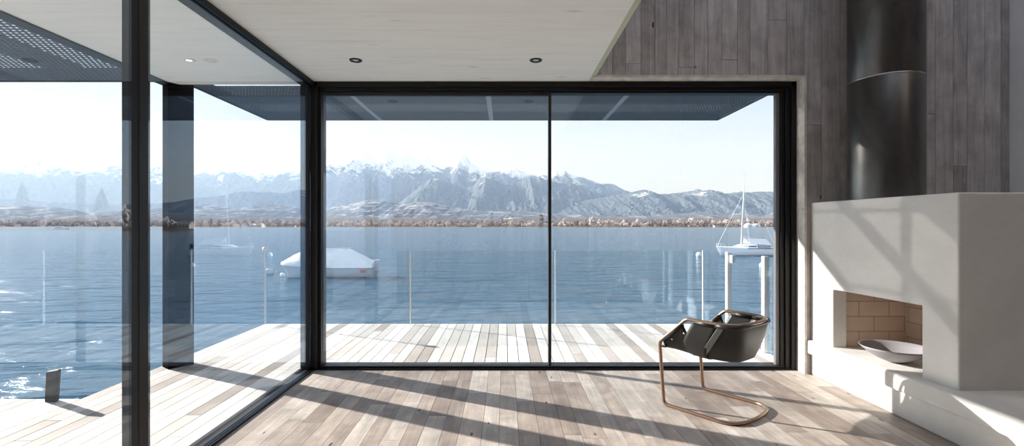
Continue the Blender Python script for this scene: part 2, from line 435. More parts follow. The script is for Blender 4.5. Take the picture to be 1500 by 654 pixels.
# ------------------------------------------------------------------ glass railing
WHITEP = principled('white painted steel', (.82, .82, .80), .4)
ra = thing('glass_railing', 'frameless glass railing along the front edge of the deck', 'railing', (0, 0, 0))
joints = [-3.15, -1.245, .66, 2.60]
for i in range(3):
    boxes('glass_panel', [((joints[i] + .012, DF - .045, .01), (joints[i+1] - .012, DF - .033, .97))], RAILGLASS, ra)
for x in joints:
    boxes('panel_joint', [((x - .008, DF - .047, 0), (x + .008, DF - .030, .975))], WHITEP, ra)
bm = BM(); lathe(bm, [(0, -.03), (.03, -.015), (.036, .01), (.03, .04), (0, .05)], 16, (0, 0, 0), False)
o = obj('lamp_cap', bm, WHITEP, ra, True); o.location = (-3.15, DF - .04, .975)
rb = thing('side_railing', 'white-posted glass railing along the right edge of the deck', 'railing', (0, 0, 0))
for y in (5.85, 5.02):
    boxes('post', [((2.63, y - .03, 0), (2.68, y + .03, .985))], WHITEP, rb, .004)
boxes('clamp', [((2.655, 5.75, .86), (2.69, 5.82, .95))], WHITEP, rb, .003)
boxes('clamp', [((2.655, 5.75, .15), (2.69, 5.82, .24))], WHITEP, rb, .003)
boxes('glass_panel', [((2.652, 5.06, .03), (2.662, 5.81, .97))], RAILGLASS, rb)
boxes('glass_panel', [((2.652, 4.70, .03), (2.662, 4.98, .97))], RAILGLASS, rb)
boxes('slim_post', [((2.64, 4.66, 0), (2.67, 4.69, .98))], WHITEP, rb, .003)
boxes('glass_panel', [((2.652, 5.9, .03), (2.662, 6.46, .97))], RAILGLASS, rb)

# ------------------------------------------------------------------ fireplace
fp = thing('fireplace', 'white plastered fireplace block with open firebox and long hearth bench', 'fireplace', (2.7, 3.6, 0))
def loc(o, p=fp): o.matrix_parent_inverse = Matrix.Translation(-Vector(p.location)); return o
def faceX(y): return 2.666 + (YW - y) * .0489
TOP = 1.496; BT = .30
y0, y1 = 3.21, 4.02; hO = .772; yN = 2.96; yF = YW - .002; XB = 4.395
# body as a frame with an opening: front leaf built from strips
bm = BM()
def leaf(ya, yb, za, zb, d=.11):
    pts = [(faceX(ya), ya), (XB if d is None else faceX(ya) + d, ya), (XB if d is None else faceX(yb) + d, yb), (faceX(yb), yb)]
    prism(bm, pts, za, zb)
# one continuous shell: outline grid on the face with the opening cut
ys = [yN, y0, y1, yF]; zs = [BT, hO, TOP]
def V(x, y, z): return bm.verts.new((x, y, z))
fv = [[V(faceX(y), y, z) for y in ys] for z in zs]
for r in range(2):
    for c in range(3):
        if r == 0 and c == 1: continue
        bm.faces.new((fv[r][c], fv[r+1][c], fv[r+1][c+1], fv[r][c+1]))
# jambs and lintel
d = .11
i0 = [V(faceX(y0) + d, y0, BT), V(faceX(y0) + d, y0, hO), V(faceX(y1) + d, y1, hO), V(faceX(y1) + d, y1, BT)]
bm.faces.new((fv[0][1], i0[0], i0[1], fv[1][1])); bm.faces.new((fv[1][1], i0[1], i0[2], fv[1][2])); bm.faces.new((fv[1][2], i0[2], i0[3], fv[0][2]))
# camera side, top, back
n0 = V(XB, yN, BT); n1 = V(XB, yN, TOP); b0 = V(XB, yF, BT); b1 = V(XB, yF, TOP)
bm.faces.new((fv[0][0], n0, n1, fv[2][0], fv[1][0]))
bm.faces.new((fv[2][0], n1, b1, fv[2][3], fv[2][2], fv[2][1]))
bm.faces.new((n0, b0, b1, n1)); bm.faces.new((b0, fv[0][3], fv[1][3], fv[2][3], b1))
bmesh.ops.recalc_face_normals(bm, faces=bm.faces)
o = loc(obj('chimney_breast', bm, PLASTER, fp)); bev(o, .012, 3)

def brickmat():
    m, t, out = newmat('firebrick lining')
    b = t.new('ShaderNodeBsdfPrincipled'); b.inputs['Roughness'].default_value = .85; b.inputs['Specular IOR Level'].default_value = .2
    uv = t.new('ShaderNodeUVMap'); 
    br = t.new('ShaderNodeTexBrick'); t.l.new(uv.outputs[0], br.inputs['Vector'])
    br.inputs['Color1'].default_value = (.66, .52, .42, 1); br.inputs['Color2'].default_value = (.74, .61, .50, 1); br.inputs['Mortar'].default_value = (.36, .27, .21, 1)
    br.inputs['Scale'].default_value = 1; br.inputs['Brick Width'].default_value = .25; br.inputs['Row Height'].default_value = .124; br.inputs['Mortar Size'].default_value = .0035; br.inputs['Mortar Smooth'].default_value = .3
    nz = t.noise(t.pos(), 9, 4)
    c = t.mix(t.math('MULTIPLY', nz, .35), br.outputs['Color'], (.33, .24, .18))
    t.l.new(c, b.inputs['Base Color'])
    bn = t.new('ShaderNodeBump'); bn.inputs['Strength'].default_value = .5; bn.inputs['Distance'].default_value = .004; bn.invert = True
    t.l.new(br.outputs['Fac'], bn.inputs['Height']); t.l.new(bn.outputs[0], b.inputs['Normal'])
    t.l.new(b.outputs[0], out.inputs[0]); return m
bm = BM(); uvl = bm.loops.layers.uv.new('UVMap')
def quad(pts, uvs):
    f = bm.faces.new([bm.verts.new(p) for p in pts])
    for lp, u in zip(f.loops, uvs): lp[uvl].uv = u
xf = faceX(y1) + d; xb = 3.30; ya = y0 - .02; yb = y1 + .03; zt = hO + .06
quad([(xf, yb, BT), (xb, yb, BT), (xb, yb, zt), (xf, yb, zt)], [(0, 0), (xb - xf, 0), (xb - xf, zt - BT), (0, zt - BT)])
quad([(xb, yb, BT), (xb, ya, BT), (xb, ya, zt), (xb, yb, zt)], [(.1, .04), (.1 + yb - ya, .04), (.1 + yb - ya, .04 + zt - BT), (.1, .04 + zt - BT)])
quad([(xb, ya, BT), (xf, ya, BT), (xf, ya, zt), (xb, ya, zt)], [(0, 0), (.6, 0), (.6, .5), (0, .5)])
quad([(xf - .02, ya, zt), (xf - .02, yb, zt), (xb, yb, zt), (xb, ya, zt)], [(0, 0), (.8, 0), (.8, .6), (0, .6)])
quad([(xf, yb, BT), (xf, y1, BT), (xf, y1, zt), (xf, yb, zt)], [(0, 0), (.03, 0), (.03, .5), (0, .5)])
o = loc(obj('firebox_lining', bm, brickmat(), fp)); o['label'] = 'brown firebrick lining'
# hearth bench slab + plinth, running toward the camera
o = loc(boxes('hearth_slab', [((2.63, -.2, .182), (XB, YW - .004, BT))], PLASTER, fp)); bev(o, .018, 4)
o = loc(boxes('plinth', [((2.665, -.2, 0), (XB, YW - .004, .182))], PLASTER, fp)); bev(o, .008, 2)

# chimney pipe
zc = 3.93; pcx = .773 * zc; pr = .0644 * zc
m, t, out = newmat('waxed raw steel')
b = t.new('ShaderNodeBsdfPrincipled'); b.inputs['Metallic'].default_value = .9
p = t.pos(); n1 = t.noise(t.mapping(p, (3, 3, 1.2)), 1.5, 5, .6, .8); n2 = t.noise(t.mapping(p, (30, 30, 1.5)), 1.5, 4)
t.l.new(t.ramp(n1, [(.3, (.105, .10, .095)), (.7, (.20, .19, .18))]), b.inputs['Base Color'])
t.l.new(t.math('MULTIPLY_ADD', n2, .15, .26), b.inputs['Roughness']); t.l.new(b.outputs[0], out.inputs[0]); PIPE = m
seam = EYE + 227.7 / F * (zc - pr)
ch = thing('chimney_pipe', 'fat dark steel flue pipe rising from the top of the fireplace', 'chimney pipe', (pcx, zc, TOP))
bm = BM(); lathe(bm, [(pr, 0), (pr, seam - TOP - .004), (pr - .002, seam - TOP)], 64, cap=False); obj('lower_pipe', bm, PIPE, ch, True)
bm = BM(); lathe(bm, [(pr - .003, seam - TOP - .001), (pr, seam - TOP + .004), (pr, UP - TOP)], 64, cap=False); obj('upper_pipe', bm, PIPE, ch, True)
bm = BM(); lathe(bm, [(pr - .002, seam - TOP - .008), (pr + .0035, seam - TOP - .004), (pr + .0035, seam - TOP + .002), (pr - .002, seam - TOP + .006)], 64, cap=False)
obj('seam_ring', bm, principled('bright steel seam', (.4, .38, .36), .25, 1), ch, True)

# bowl in the firebox
bm = BM()
R = .222; prof = [(0, 0), (.05, 0), (.06, .002), (.11, .022), (.17, .058), (.208, .092), (R, .108), (R - .004, .1085), (.198, .088), (.155, .055), (.10, .026), (.05, .012), (0, .010)]
lathe(bm, prof, 64, cap=False)
bowl = obj('bowl', bm, principled('grey stoneware', (.33, .31, .33), .55, var=.08), None, True)
bowl.location = (2.86, 3.60, BT + .001); tag(bowl, 'wide shallow grey bowl resting on the hearth in the firebox', 'bowl')

# ------------------------------------------------------------------ lounge chair
TUBEM = principled('bronze tube', (.36, .235, .165), .28, .85)
LEATH = principled('black leather', (.011, .0105, .010), .42, 0, .5, bump=(60, .15, .002))
LEATHE = principled('leather edge', (.05, .048, .046), .4, 0, .5)
RIV = principled('steel rivet', (.7, .68, .65), .2, 1)
cr = thing('lounge_chair', 'cantilever armchair with bronze tube frame and black leather sling on the floor', 'chair', (1.343, 3.715, 0), math.atan2(-.78, .63))
# local: x = toward chair back, y = across (near side is -y in local after rotation)
HW = .268; rt = .0125
def sd(s): return s
rz = cr.rotation_euler.z
# near side (towards P1) sign: P1 - centre in local
loc1 = Matrix.Rotation(-rz, 3, 'Z') @ Vector((1.132 - 1.343, 3.545 - 3.715, 0)); NS = 1 if loc1.y > 0 else -1
bz = rt
lowU = [(.0, NS*HW, .45), (.012, NS*HW, bz), (.50, NS*HW, bz), (.545, NS*HW*.55, bz), (.56, 0, bz), (.545, -NS*HW*.55, bz), (.50, -NS*HW, bz), (.012, -NS*HW, bz), (.0, -NS*HW, .45)]
full = [(-.022, NS*HW, .455), (.19, NS*HW, .648), (.45, NS*HW, .645), (.53, NS*HW*.72, .645), (.555, 0, .645), (.53, -NS*HW*.72, .645), (.45, -NS*HW, .645), (.19, -NS*HW, .648), (-.022, -NS*HW, .455)]
loop = full + [(.012, -NS*HW, bz), (.46, -NS*HW, bz), (.535, -NS*HW*.72, bz), (.56, 0, bz), (.535, NS*HW*.72, bz), (.46, NS*HW, bz), (.012, NS*HW, bz)]
rr = [.05, .06, .16, .16, .9, .16, .16, .06, .05, .04, .16, .16, .9, .16, .16, .04]
pts = roundpath(loop, rr, 8, True)
bm = BM(); tube(bm, pts, rt, 14, True); obj('tube_frame', bm, TUBEM, cr, True)

def catmull(P, n=8):
    P = [Vector(p) for p in P]; Q = [P[0] * 2 - P[1]] + P + [P[-1] * 2 - P[-2]]; out = []
    for i in range(1, len(Q) - 2):
        for k in range(n):
            t = k / n; a, b, c, d = Q[i-1], Q[i], Q[i+1], Q[i+2]
            out.append(.5 * ((2*b) + (-a + c) * t + (2*a - 5*b + 4*c - d) * t*t + (-a + 3*b - 3*c + d) * t**3))
    out.append(P[-1]); return out
def sling(name, e0, e1, mat=LEATH, thick=.005, rows=8, bulge=0):
    """surface between two edge curves"""
    a = catmull(e0); b = catmull(e1); rws = []
    for r in range(rows + 1):
        t = r / rows; rws.append([p.lerp(q, t) + Vector((0, 0, -bulge * math.sin(math.pi * t))) for p, q in zip(a, b)])
    bm = BM(); grid(bm, rws); bmesh.ops.recalc_face_normals(bm, faces=bm.faces)
    o = obj(name, bm, mat, cr, True); md = o.modifiers.new('s', 'SOLIDIFY'); md.thickness = thick; md.offset = 0
    return o
def cross(sa, ha, sm, hm, sb, hb, w=HW, wm=.245, wb=.17):
    """edge curve from one arm down under the seat and up to the other arm"""
    r = []
    for sg in (NS, -NS):
        half = [(sa, sg * w, ha), (sm, sg * wm, hm), (sb, sg * wb, hb)]
        r += half + [(sb, 0, hb - .012)] if sg == NS else half[::-1]
    return r
def incl(s): return .455 + (s + .022) / .212 * .193      # sloping front tube height
# seat pan of leather
# front sling from the inclined tubes
sling('front_sling', cross(.0, incl(.0) - .0, .015, .425, .03, .405), cross(.155, incl(.155), .21, .51, .30, .385), bulge=.004)
# middle side sling slanting forward under the seat
sling('middle_sling', cross(.245, .646, .16, .50, .115, .400, w=HW + .003, wm=.252, wb=.176), cross(.41, .643, .33, .47, .30, .380, w=HW + .003, wm=.252, wb=.176), bulge=.004)
# folded light-edged strap
sling('strap', cross(.425, .640, .325, .49, .235, .394, w=HW + .006, wm=.259, wb=.182), cross(.47, .640, .37, .482, .285, .384, w=HW + .004, wm=.258, wb=.180), LEATHE)
# back bucket: from the ring down to the seat bottom
def backcurve(k, n=28):
    """k=0 rim, 1 bottom"""
    out = []
    for i in range(n + 1):
        a = -math.pi / 2 + math.pi * i / n
        # rim super-ellipse
        cx = .40 ; ex = .145; cy = HW
        ca, sa = math.cos(a), math.sin(a)
        px = cx + ex * (abs(ca) ** .55); py = cy * math.copysign(abs(sa) ** .45, sa)
        qx = .30 + .19 * (abs(ca) ** .6); qy = .185 * math.copysign(abs(sa) ** .5, sa)
        zb = .385; 
        P = Vector((px, py, .640)); Q = Vector((qx, qy, zb))
        t = k; m = P.lerp(Q, t ** 1.5); m.z = .640 + (zb - .640) * (t ** .85)
        # side edges cut forward as they descend
        side = abs(sa) ** 8
        m.x -= side * .11 * t
        out.append(m)
    return out
rws = [backcurve(k / 12) for k in range(13)]
last = rws[-1]; cen = Vector((.30, 0, .374))
rws.append([p.lerp(cen, .45) + Vector((0, 0, -.008)) for p in last]); rws.append([p.lerp(cen, .98) for p in last])
bm = BM(); grid(bm, rws); bmesh.ops.recalc_face_normals(bm, faces=bm.faces)
o = obj('back_sling', bm, LEATH, cr, True); md = o.modifiers.new('s', 'SOLIDIFY'); md.thickness = .005
# leather rolls around the tube where the slings hang
def sleeve(name, P): bm = BM(); tube(bm, P, rt + .005, 12); obj(name, bm, LEATH, cr, True)
for sg in (NS, -NS):
    sleeve('tube_sleeve', [(.01, sg * (HW - .004), incl(.01) - .012), (.155, sg * (HW - .004), incl(.155) - .012)])
    sleeve('tube_sleeve', [(.245, sg * (HW - .004), .634), (.40, sg * (HW - .004), .632)])
    for (s, h, y) in ((.075, .49, .262), (.17, .545, .262)):
        bm = BM(); bmesh.ops.create_icosphere(bm, subdivisions=2, radius=.009); o = obj('rivet', bm, RIV, cr, True); o.location = (s, sg * y, h)
rp = [p for p in backcurve(0)]; rp = [Vector((p.x - .004 if abs(p.y) < .2 else p.x, p.y * .985, .632)) for p in rp]
sleeve('tube_sleeve', rp)
boxes('front_strap', [((-.02, -HW, .418), (.025, HW, .426))], LEATH, cr, .002)

# ------------------------------------------------------------------ lake
def lakemat():
    m, t, out = newmat('lake water')
    b = t.new('ShaderNodeBsdfPrincipled'); b.inputs['Base Color'].default_value = (.03, .10, .165, 1)
    b.inputs['IOR'].default_value = 1.333; b.inputs['Roughness'].default_value = .12; b.inputs['Specular IOR Level'].default_value = .5
    p = t.pos()
    w1 = t.noise(t.mapping(p, (.55, 1.5, 1)), 1.6, 6, .6, .4)
    w4 = t.noise(t.mapping(p, (.30, .80, 1)), 1.0, 3, .5, .5)
    w2 = t.noise(t.mapping(p, (.12, .35, 1)), 1.0, 4, .6, .3)
    w3 = t.noise(t.mapping(p, (.01, .03, 1)), 1.0, 4, .6, .3)
    h = t.math('ADD', t.math('MULTIPLY_ADD', w4, .40, t.math('MULTIPLY', w1, .12)), t.math('ADD', t.math('MULTIPLY', w2, .26), t.math('MULTIPLY', w3, .2)))
    bn = t.new('ShaderNodeBump'); bn.inputs['Strength'].default_value = 1.0; bn.inputs['Distance'].default_value = 1.0
    t.l.new(h, bn.inputs['Height']); t.l.new(bn.outputs[0], b.inputs['Normal'])
    t.l.new(b.outputs[0], out.inputs[0]); return m
bm = BM()
grid(bm, [[(x, y, WATER) for x in (-6000, -800, -60, 60, 800, 6000)] for y in (-300, -20, 60, 400, 1500)])
lake = struct(obj('lake', bm, lakemat()))

# ------------------------------------------------------------------ mountains
def interp(prof, x):
    if x <= prof[0][0]: return prof[0][1]
    for (a, ya), (b, yb) in zip(prof, prof[1:]):
        if x <= b: return ya + (yb - ya) * (x - a) / (b - a)
    return prof[-1][1]
def terrainmat(name, rock, rock2, snow, lo, hi, nscale, thr, vert=1.0, hw=.8):
    m, t, out = newmat(name)
    b = t.new('ShaderNodeBsdfDiffuse')
    p = t.pos(); s = t.new('ShaderNodeSeparateXYZ'); t.l.new(p, s.inputs[0])
    n1 = t.noise(t.mapping(p, (1, 1, vert)), nscale, 8, .68, .6)
    n2 = t.noise(p, nscale * 6, 5, .7)
    hgt = t.math('DIVIDE', t.math('SUBTRACT', s.outputs[2], lo), hi - lo, clamp=True)
    g = t.geo(); sn = t.new('ShaderNodeSeparateXYZ'); t.l.new(g.outputs['True Normal'], sn.inputs[0])
    f = t.math('ADD', t.math('MULTIPLY', n1, 1.5), t.math('MULTIPLY', hgt, hw))
    f = t.math('ADD', f, t.math('MULTIPLY', t.math('ABSOLUTE', sn.outputs[2]), .35))
    f = t.math('ADD', f, t.math('MULTIPLY', n2, .35))
    f = t.math('MULTIPLY', t.math('SUBTRACT', f, thr), 4.5, clamp=True)
    rk = t.mix(n2, rock, rock2)
    t.l.new(t.mix(f, rk, snow), b.inputs[0]); t.l.new(b.outputs[0], out.inputs[0]); return m
def ridge(name, prof, Y, front, back, m, amp, seed, step=4, rows=34, base_py=332, rough=1.0):
    x0, x1 = prof[0][0], prof[-1][0]; n = int((x1 - x0) / step); R = []
    for j in range(rows + 9):
        row = []
        for i in range(n + 1):
            px = x0 + (x1 - x0) * i / n; X = gx(px, Y)
            crest = gz(interp(prof, px), Y) - WATER
            crest *= 1 + rough * .035 * noise.fractal(Vector((X / (Y * .006), seed, 0)), 1.0, 2.0, 4)
            sc = Y * .055
            if j <= rows:
                v = j / rows
                sp = noise.ridged_multi_fractal(Vector((X / sc + .35 * noise.noise(Vector((X/sc, v*2, seed))), v * 1.4, seed * 3.1)), 1.0, 2.1, 5, 1.0, 2.0)
                sp = min(sp, 2.5) / 1.6 - .6
                y = Y - front * (1 - v)
                env = v * (1 - v) * 4
                z = crest * (v ** 1.25 + amp * sp * env * .35 + .04 * env * noise.fractal(Vector((X/(sc*.15), y/(sc*.15), seed)), 1, 2, 4) + .05 * env * abs(noise.noise(Vector((X/(sc*.22)+v*3, v*2, seed)))))
                y += sp * front * .06 * env
            else:
                u = (j - rows) / 8; y = Y + back * u; z = crest * (1 - u)
            row.append((X, y, WATER + max(z, -2)))
        R.append(row)
    bm = BM(); grid(bm, R); bmesh.ops.recalc_face_normals(bm, faces=bm.faces)
    return struct(obj(name, bm, m, None, False))

MAIN = [(-420, 235), (-300, 222), (-200, 230), (-100, 226), (0, 228), (15, 232), (28, 238), (40, 241), (58, 231), (73, 228), (92, 228), (103, 230), (119, 229), (141, 232), (154, 237), (173, 238), (220, 241), (236, 240), (286, 250), (305, 247), (330, 243), (360, 247), (390, 250), (415, 247), (440, 243), (467, 235.5), (491, 234), (501, 229), (522, 230), (526, 224.5), (538, 221.5), (552, 221), (562, 218.5), (572, 220.5), (581, 228), (594, 224), (603, 227), (611, 230.5), (626, 227.5), (633, 235), (640, 240), (653, 242.5), (666, 238), (670, 230), (673, 226), (676, 225), (682, 225.5), (685, 230), (688, 238), (697, 242.5), (704, 250), (731, 247.5), (738, 245), (755, 246), (764, 252), (787, 253), (808, 251.5), (827, 250.5), (837, 256.5), (854, 259.5), (879, 269), (898, 269.5), (913, 278), (928, 283), (967, 288), (1000, 296), (1060, 306), (1130, 312)]
HILLR = [(780, 318), (820, 300), (880, 290), (925, 282), (943, 277.5), (955, 281), (968, 285), (987, 283.5), (1007, 280.8), (1022, 278), (1037, 277.5), (1050, 280), (1066, 283.7), (1086, 281), (1098, 282.5), (1111, 280.8), (1130, 281), (1143, 285), (1194, 291), (1215, 295), (1244, 298), (1306, 300.5), (1400, 297), (1500, 290), (1650, 285), (1900, 290)]
MID = [(540, 322), (575, 305), (605, 282), (620, 270), (632, 262), (645, 263), (660, 268), (680, 277), (694, 272), (703, 260), (712, 254.5), (722, 258), (738, 270), (760, 268), (775, 262), (790, 260), (810, 266), (840, 270), (870, 282), (900, 290), (940, 298), (1000, 312)]
LOWH = [(-500, 300), (-200, 301), (0, 302), (80, 303), (108, 308), (125, 315), (160, 311), (220, 306), (285, 303), (300, 300), (340, 306), (400, 300), (440, 304), (467, 309), (484, 305), (501, 301), (520, 297), (538, 293.5), (562, 292.5), (577, 298), (588, 300), (611, 296), (631, 296.5), (650, 301), (667, 305), (709, 310), (758, 309), (800, 312), (833, 316), (848, 313), (885, 317), (954, 317), (972, 314), (1008, 313), (1015, 311), (1050, 315.6), (1086, 313), (1119, 317), (1143, 308), (1200, 312), (1320, 310), (1500, 306), (1900, 304)]
BAND = [(-500, 322), (0, 321), (100, 319), (285, 320), (440, 321), (500, 318), (560, 319), (640, 320), (700, 322), (760, 321), (830, 321), (900, 320), (960, 321), (1040, 320), (1143, 319), (1300, 318), (1900, 317)]
HAZY_RK = (.07, .09, .14); HAZY_RK2 = (.15, .175, .25); SN = (.93, .93, .95)  # blue of distant haze mixed into the rock colours
ridge('mountain_range', MAIN, 5200, 1500, 1200, terrainmat('haze-tinted alpine rock and snow', HAZY_RK, HAZY_RK2, SN, 60, 800, .0060, 1.93, .45, 1.3), .9, 3, step=2, rows=80, rough=.25)
ridge('mountain_ridge', MID, 4000, 1000, 800, terrainmat('haze-tinted forested slope with snow', (.085, .11, .15), (.16, .19, .24), SN, 100, 480, .007, 1.86, .5), .8, 8, step=2, rows=60)  # slope colours carry painted-in haze blue
ridge('mountain_hills', HILLR, 3600, 1000, 900, terrainmat('haze-tinted wooded hills', (.085, .11, .15), (.16, .19, .24), SN, 60, 350, .009, 1.82, .8), .7, 15, step=3, rows=50)  # haze blue put into the wood colours here too
ridge('hills', LOWH, 2600, 700, 500, terrainmat('haze-tinted foothills meadow and wood', (.09, .105, .14), (.20, .21, .25), (.52, .53, .57), 5, 130, .014, 1.36, 3.5, .15), .5, 21, step=4, rows=20)  # ground colours blued and lightened to stand in for haze
ridge('shore_woods_hill', BAND, 1750, 380, 250, terrainmat('shore woods', (.10, .095, .10), (.27, .23, .21), (.62, .60, .60), 2, 40, .03, 1.95, 2.0), .5, 33, step=4, rows=14)
# flat shore strip
bm = BM(); R = []
for (yy, z) in ((1240, -1), (1252, .2), (1300, .6), (1330, 1.6), (1500, 3)):
    R.append([(x, yy + 12 * noise.noise(Vector((x / 90, 1, 2))), WATER + z) for x in range(-3200, 3600, 40)])
grid(bm, R); struct(obj('shore', bm, terrainmat('shore ground', (.22, .2, .19), (.38, .35, .33), (.5, .47, .45), 0, 6, .05, 1.6)))
# near right shore that shows mirrored in the left glazing
bm = BM(); R = []
for yy, z in ((260, -1), (275, .6), (300, 1.4), (420, 3), (520, -1)):
    R.append([(x, yy + 8 * noise.noise(Vector((x / 30, 5, 2))), WATER + (z if x > .63 * yy else -1)) for x in (.62 * yy + k * 14 for k in range(40))])
grid(bm, R); struct(obj('shore_near', bm, terrainmat('bank ground', (.12, .09, .06), (.2, .16, .1), (.3, .26, .2), 0, 6, .2, 1.8)))

# ------------------------------------------------------------------ trees (individuals of four kinds, copied)
def twigmat(name, a, b_):
    m, t, out = newmat(name); b = t.new('ShaderNodeBsdfDiffuse')
    oi = t.new('ShaderNodeObjectInfo')
    n = t.noise(t.obj(), 3.0, 4)
    t.l.new(t.mix(t.math('MULTIPLY_ADD', oi.outputs['Random'], .5, t.math('MULTIPLY', n, .5)), a, b_), b.inputs[0]); t.l.new(b.outputs[0], out.inputs[0]); return m
TW = twigmat('bare winter crown', (.38, .31, .28), (.74, .64, .58)); TW2 = twigmat('grey bare crown', (.26, .22, .22), (.46, .40, .38))
CON = twigmat('dark conifer', (.03, .045, .045), (.06, .08, .07)); TRK = principled('bark', (.12, .09, .07), .9)
def crown(kind, seed):
    rnd = random.Random(seed); bm = BM()
    if kind in ('round', 'wide', 'poplar'):
        w, h, z0 = {'round': (.32, .40, .55), 'wide': (.46, .34, .5), 'poplar': (.16, .46, .52)}[kind]
        for i in range(46):
            a = rnd.uniform(0, 2*math.pi); u = rnd.uniform(-1, 1); r = rnd.random() ** .4
            q = math.sqrt(1 - u*u)
            c = Vector((w * r * q * math.cos(a), w * r * q * math.sin(a), z0 + h * r * u))
            s = rnd.uniform(.07, .14) * (1 if kind != 'poplar' else .7)
            mtx = Matrix.Translation(c) @ Matrix.Diagonal((s, s, s * 1.2, 1))
            v = bmesh.ops.create_icosphere(bm, subdivisions=1, radius=1, matrix=mtx)['verts']
            for q_ in v: q_.co += Vector((rnd.uniform(-1, 1), rnd.uniform(-1, 1), rnd.uniform(-1, 1))) * s * .35
    else:
        for k in range(9):
            z = .12 + k * .1; r = .26 * (1 - k / 9.3)
            n = 12; ring = [bm.verts.new((r * (1 + .25 * ((i % 2) * 2 - 1) + rnd.uniform(-.1, .1)) * math.cos(2*math.pi*i/n), r * (1 + .25 * ((i % 2) * 2 - 1)) * math.sin(2*math.pi*i/n), z - .03 * (i % 2))) for i in range(n)]
            tip = bm.verts.new((0, 0, min(1.0, z + .2)))
            for i in range(n): bm.faces.new((ring[i], ring[(i+1) % n], tip))
    return bm
def treeproto(kind, m, seed):
    r = bpy.data.objects.new('bare_tree' if kind != 'conifer' else 'conifer_tree', None); C.objects.link(r)
    obj('crown', crown(kind, seed), m, r)
    bm = BM(); tube(bm, [(0, 0, -.02), (.005, 0, .25), (0, .004, .55)], [.03, .022, .008], 7); obj('trunk', bm, TRK, r)
    return r
protos = [treeproto('round', TW, 1), treeproto('wide', TW, 2), treeproto('round', TW2, 3), treeproto('poplar', TW2, 4)]
conp = treeproto('conifer', CON, 5)
used = set()
KL = {0: ('round bare brown tree in the row along the far shore', 'round brown trees along the far shore'), 1: ('spreading bare reddish tree in the row along the far shore', 'spreading trees along the far shore'), 2: ('greyish bare tree in the row along the far shore', 'greyish trees along the far shore'), 3: ('slim upright grey tree rising from the far shore', 'slim upright trees along the far shore')}
def plant(k, px, Y, hpx, label=None, group=None, z=None):
    p = conp if k == 'c' else protos[k]
    o = p if p.name not in used else copy_tree(p); used.add(p.name)
    h = hpx / F * Y; o.location = (gx(px, Y), Y, WATER + (1.0 if z is None else z)); o.scale = (h * random.uniform(.85, 1.15), h * .9, h); o.rotation_euler = (0, 0, random.uniform(0, 6.28))
    tag(o, label or KL[k][0], 'tree', group if group or label else KL[k][1]); return o
random.seed(21)
px = 285
cnt = 0
while px < 1142 and cnt < 205:
    if not (440 < px < 466 or 802 < px < 809):
        dens = noise.noise(Vector((px / 45, 3, 0)))
        k = random.choices([0, 1, 2, 3], [5, 4, 3, 1])[0]
        hp = random.uniform(5.5, 10) + 5 * max(dens, 0) + (3 if px > 820 else 0) * random.random()
        if k == 3: hp *= 1.35
        if k == 1: hp *= .8
        plant(k, px, 1300 + 17 * (cnt % 3) + random.uniform(0, 3), hp); cnt += 1
    px += random.uniform(3.0, 5.2)
for px_, k, hp, lab in ((793, 3, 20, 'tall slender pale tree just left of the window stile'), (780, 1, 12, 'big spreading brown tree on the far shore left of the window stile'), (868, 0, 16, 'tallest pale bushy tree on the far shore, right of the window stile')):
    plant(k, px_, 1262, hp, lab, z=-.1)
for px_, hp, lab in ((1071, 12, 'dark pointed conifer on the far shore left of the sailboat mast'), (1097, 14, 'dark pointed conifer behind the white boathouses on the far shore')):
    plant('c', px_, 1352, hp, lab, z=2)
# trees on the near right bank (seen mirrored in the glazing)
for i, (px_, Y, hp, k) in enumerate(((1218, 290, 16, 1), (1228, 296, 18, 0), (1238, 300, 17, 1), (1290, 285, 36, 0), (1302, 290, 33, 2), (1324, 345, 62, 'c'), (1440, 345, 70, 'c'), (1345, 300, 30, 0), (1365, 300, 26, 1), (1385, 290, 30, 2), (1410, 300, 34, 0), (1470, 300, 32, 1))):
    plant(k, px_, Y, hp, 'tree on the near right bank, mirrored in the left glazing', 'trees on the near right bank', .8)
# woodland behind the shore row: countless, one object
bm = BM(); rnd = random.Random(9)
for i in range(1500):
    pxx = rnd.uniform(-250, 1500); Y = rnd.uniform(1360, 1640); h = rnd.uniform(6, 13)
    X = gx(pxx, Y); z0 = WATER + 1 + (Y - 1360) / 280 * 12
    c = Vector((X, Y, z0 + h * .4)); s = h * .45
    v = bmesh.ops.create_icosphere(bm, subdivisions=1, radius=1, matrix=Matrix.Translation(c) @ Matrix.Diagonal((s * rnd.uniform(.8, 1.5), s, s * 1.3, 1)))['verts']
    for q in v: q.co += Vector((rnd.uniform(-1, 1), 0, rnd.uniform(-1, 1))) * s * .3
m, t, out = newmat('woodland'); b = t.new('ShaderNodeBsdfDiffuse'); n = t.noise(t.pos(), .05, 5, .7)
t.l.new(t.ramp(n, [(.35, (.10, .11, .14)), (.55, (.24, .21, .22)), (.75, (.48, .42, .40))]), b.inputs[0]); t.l.new(b.outputs[0], out.inputs[0])
tag(obj('woodland', bm, m), 'dense bare woodland spread behind the far shoreline', 'woodland', kind='stuff')

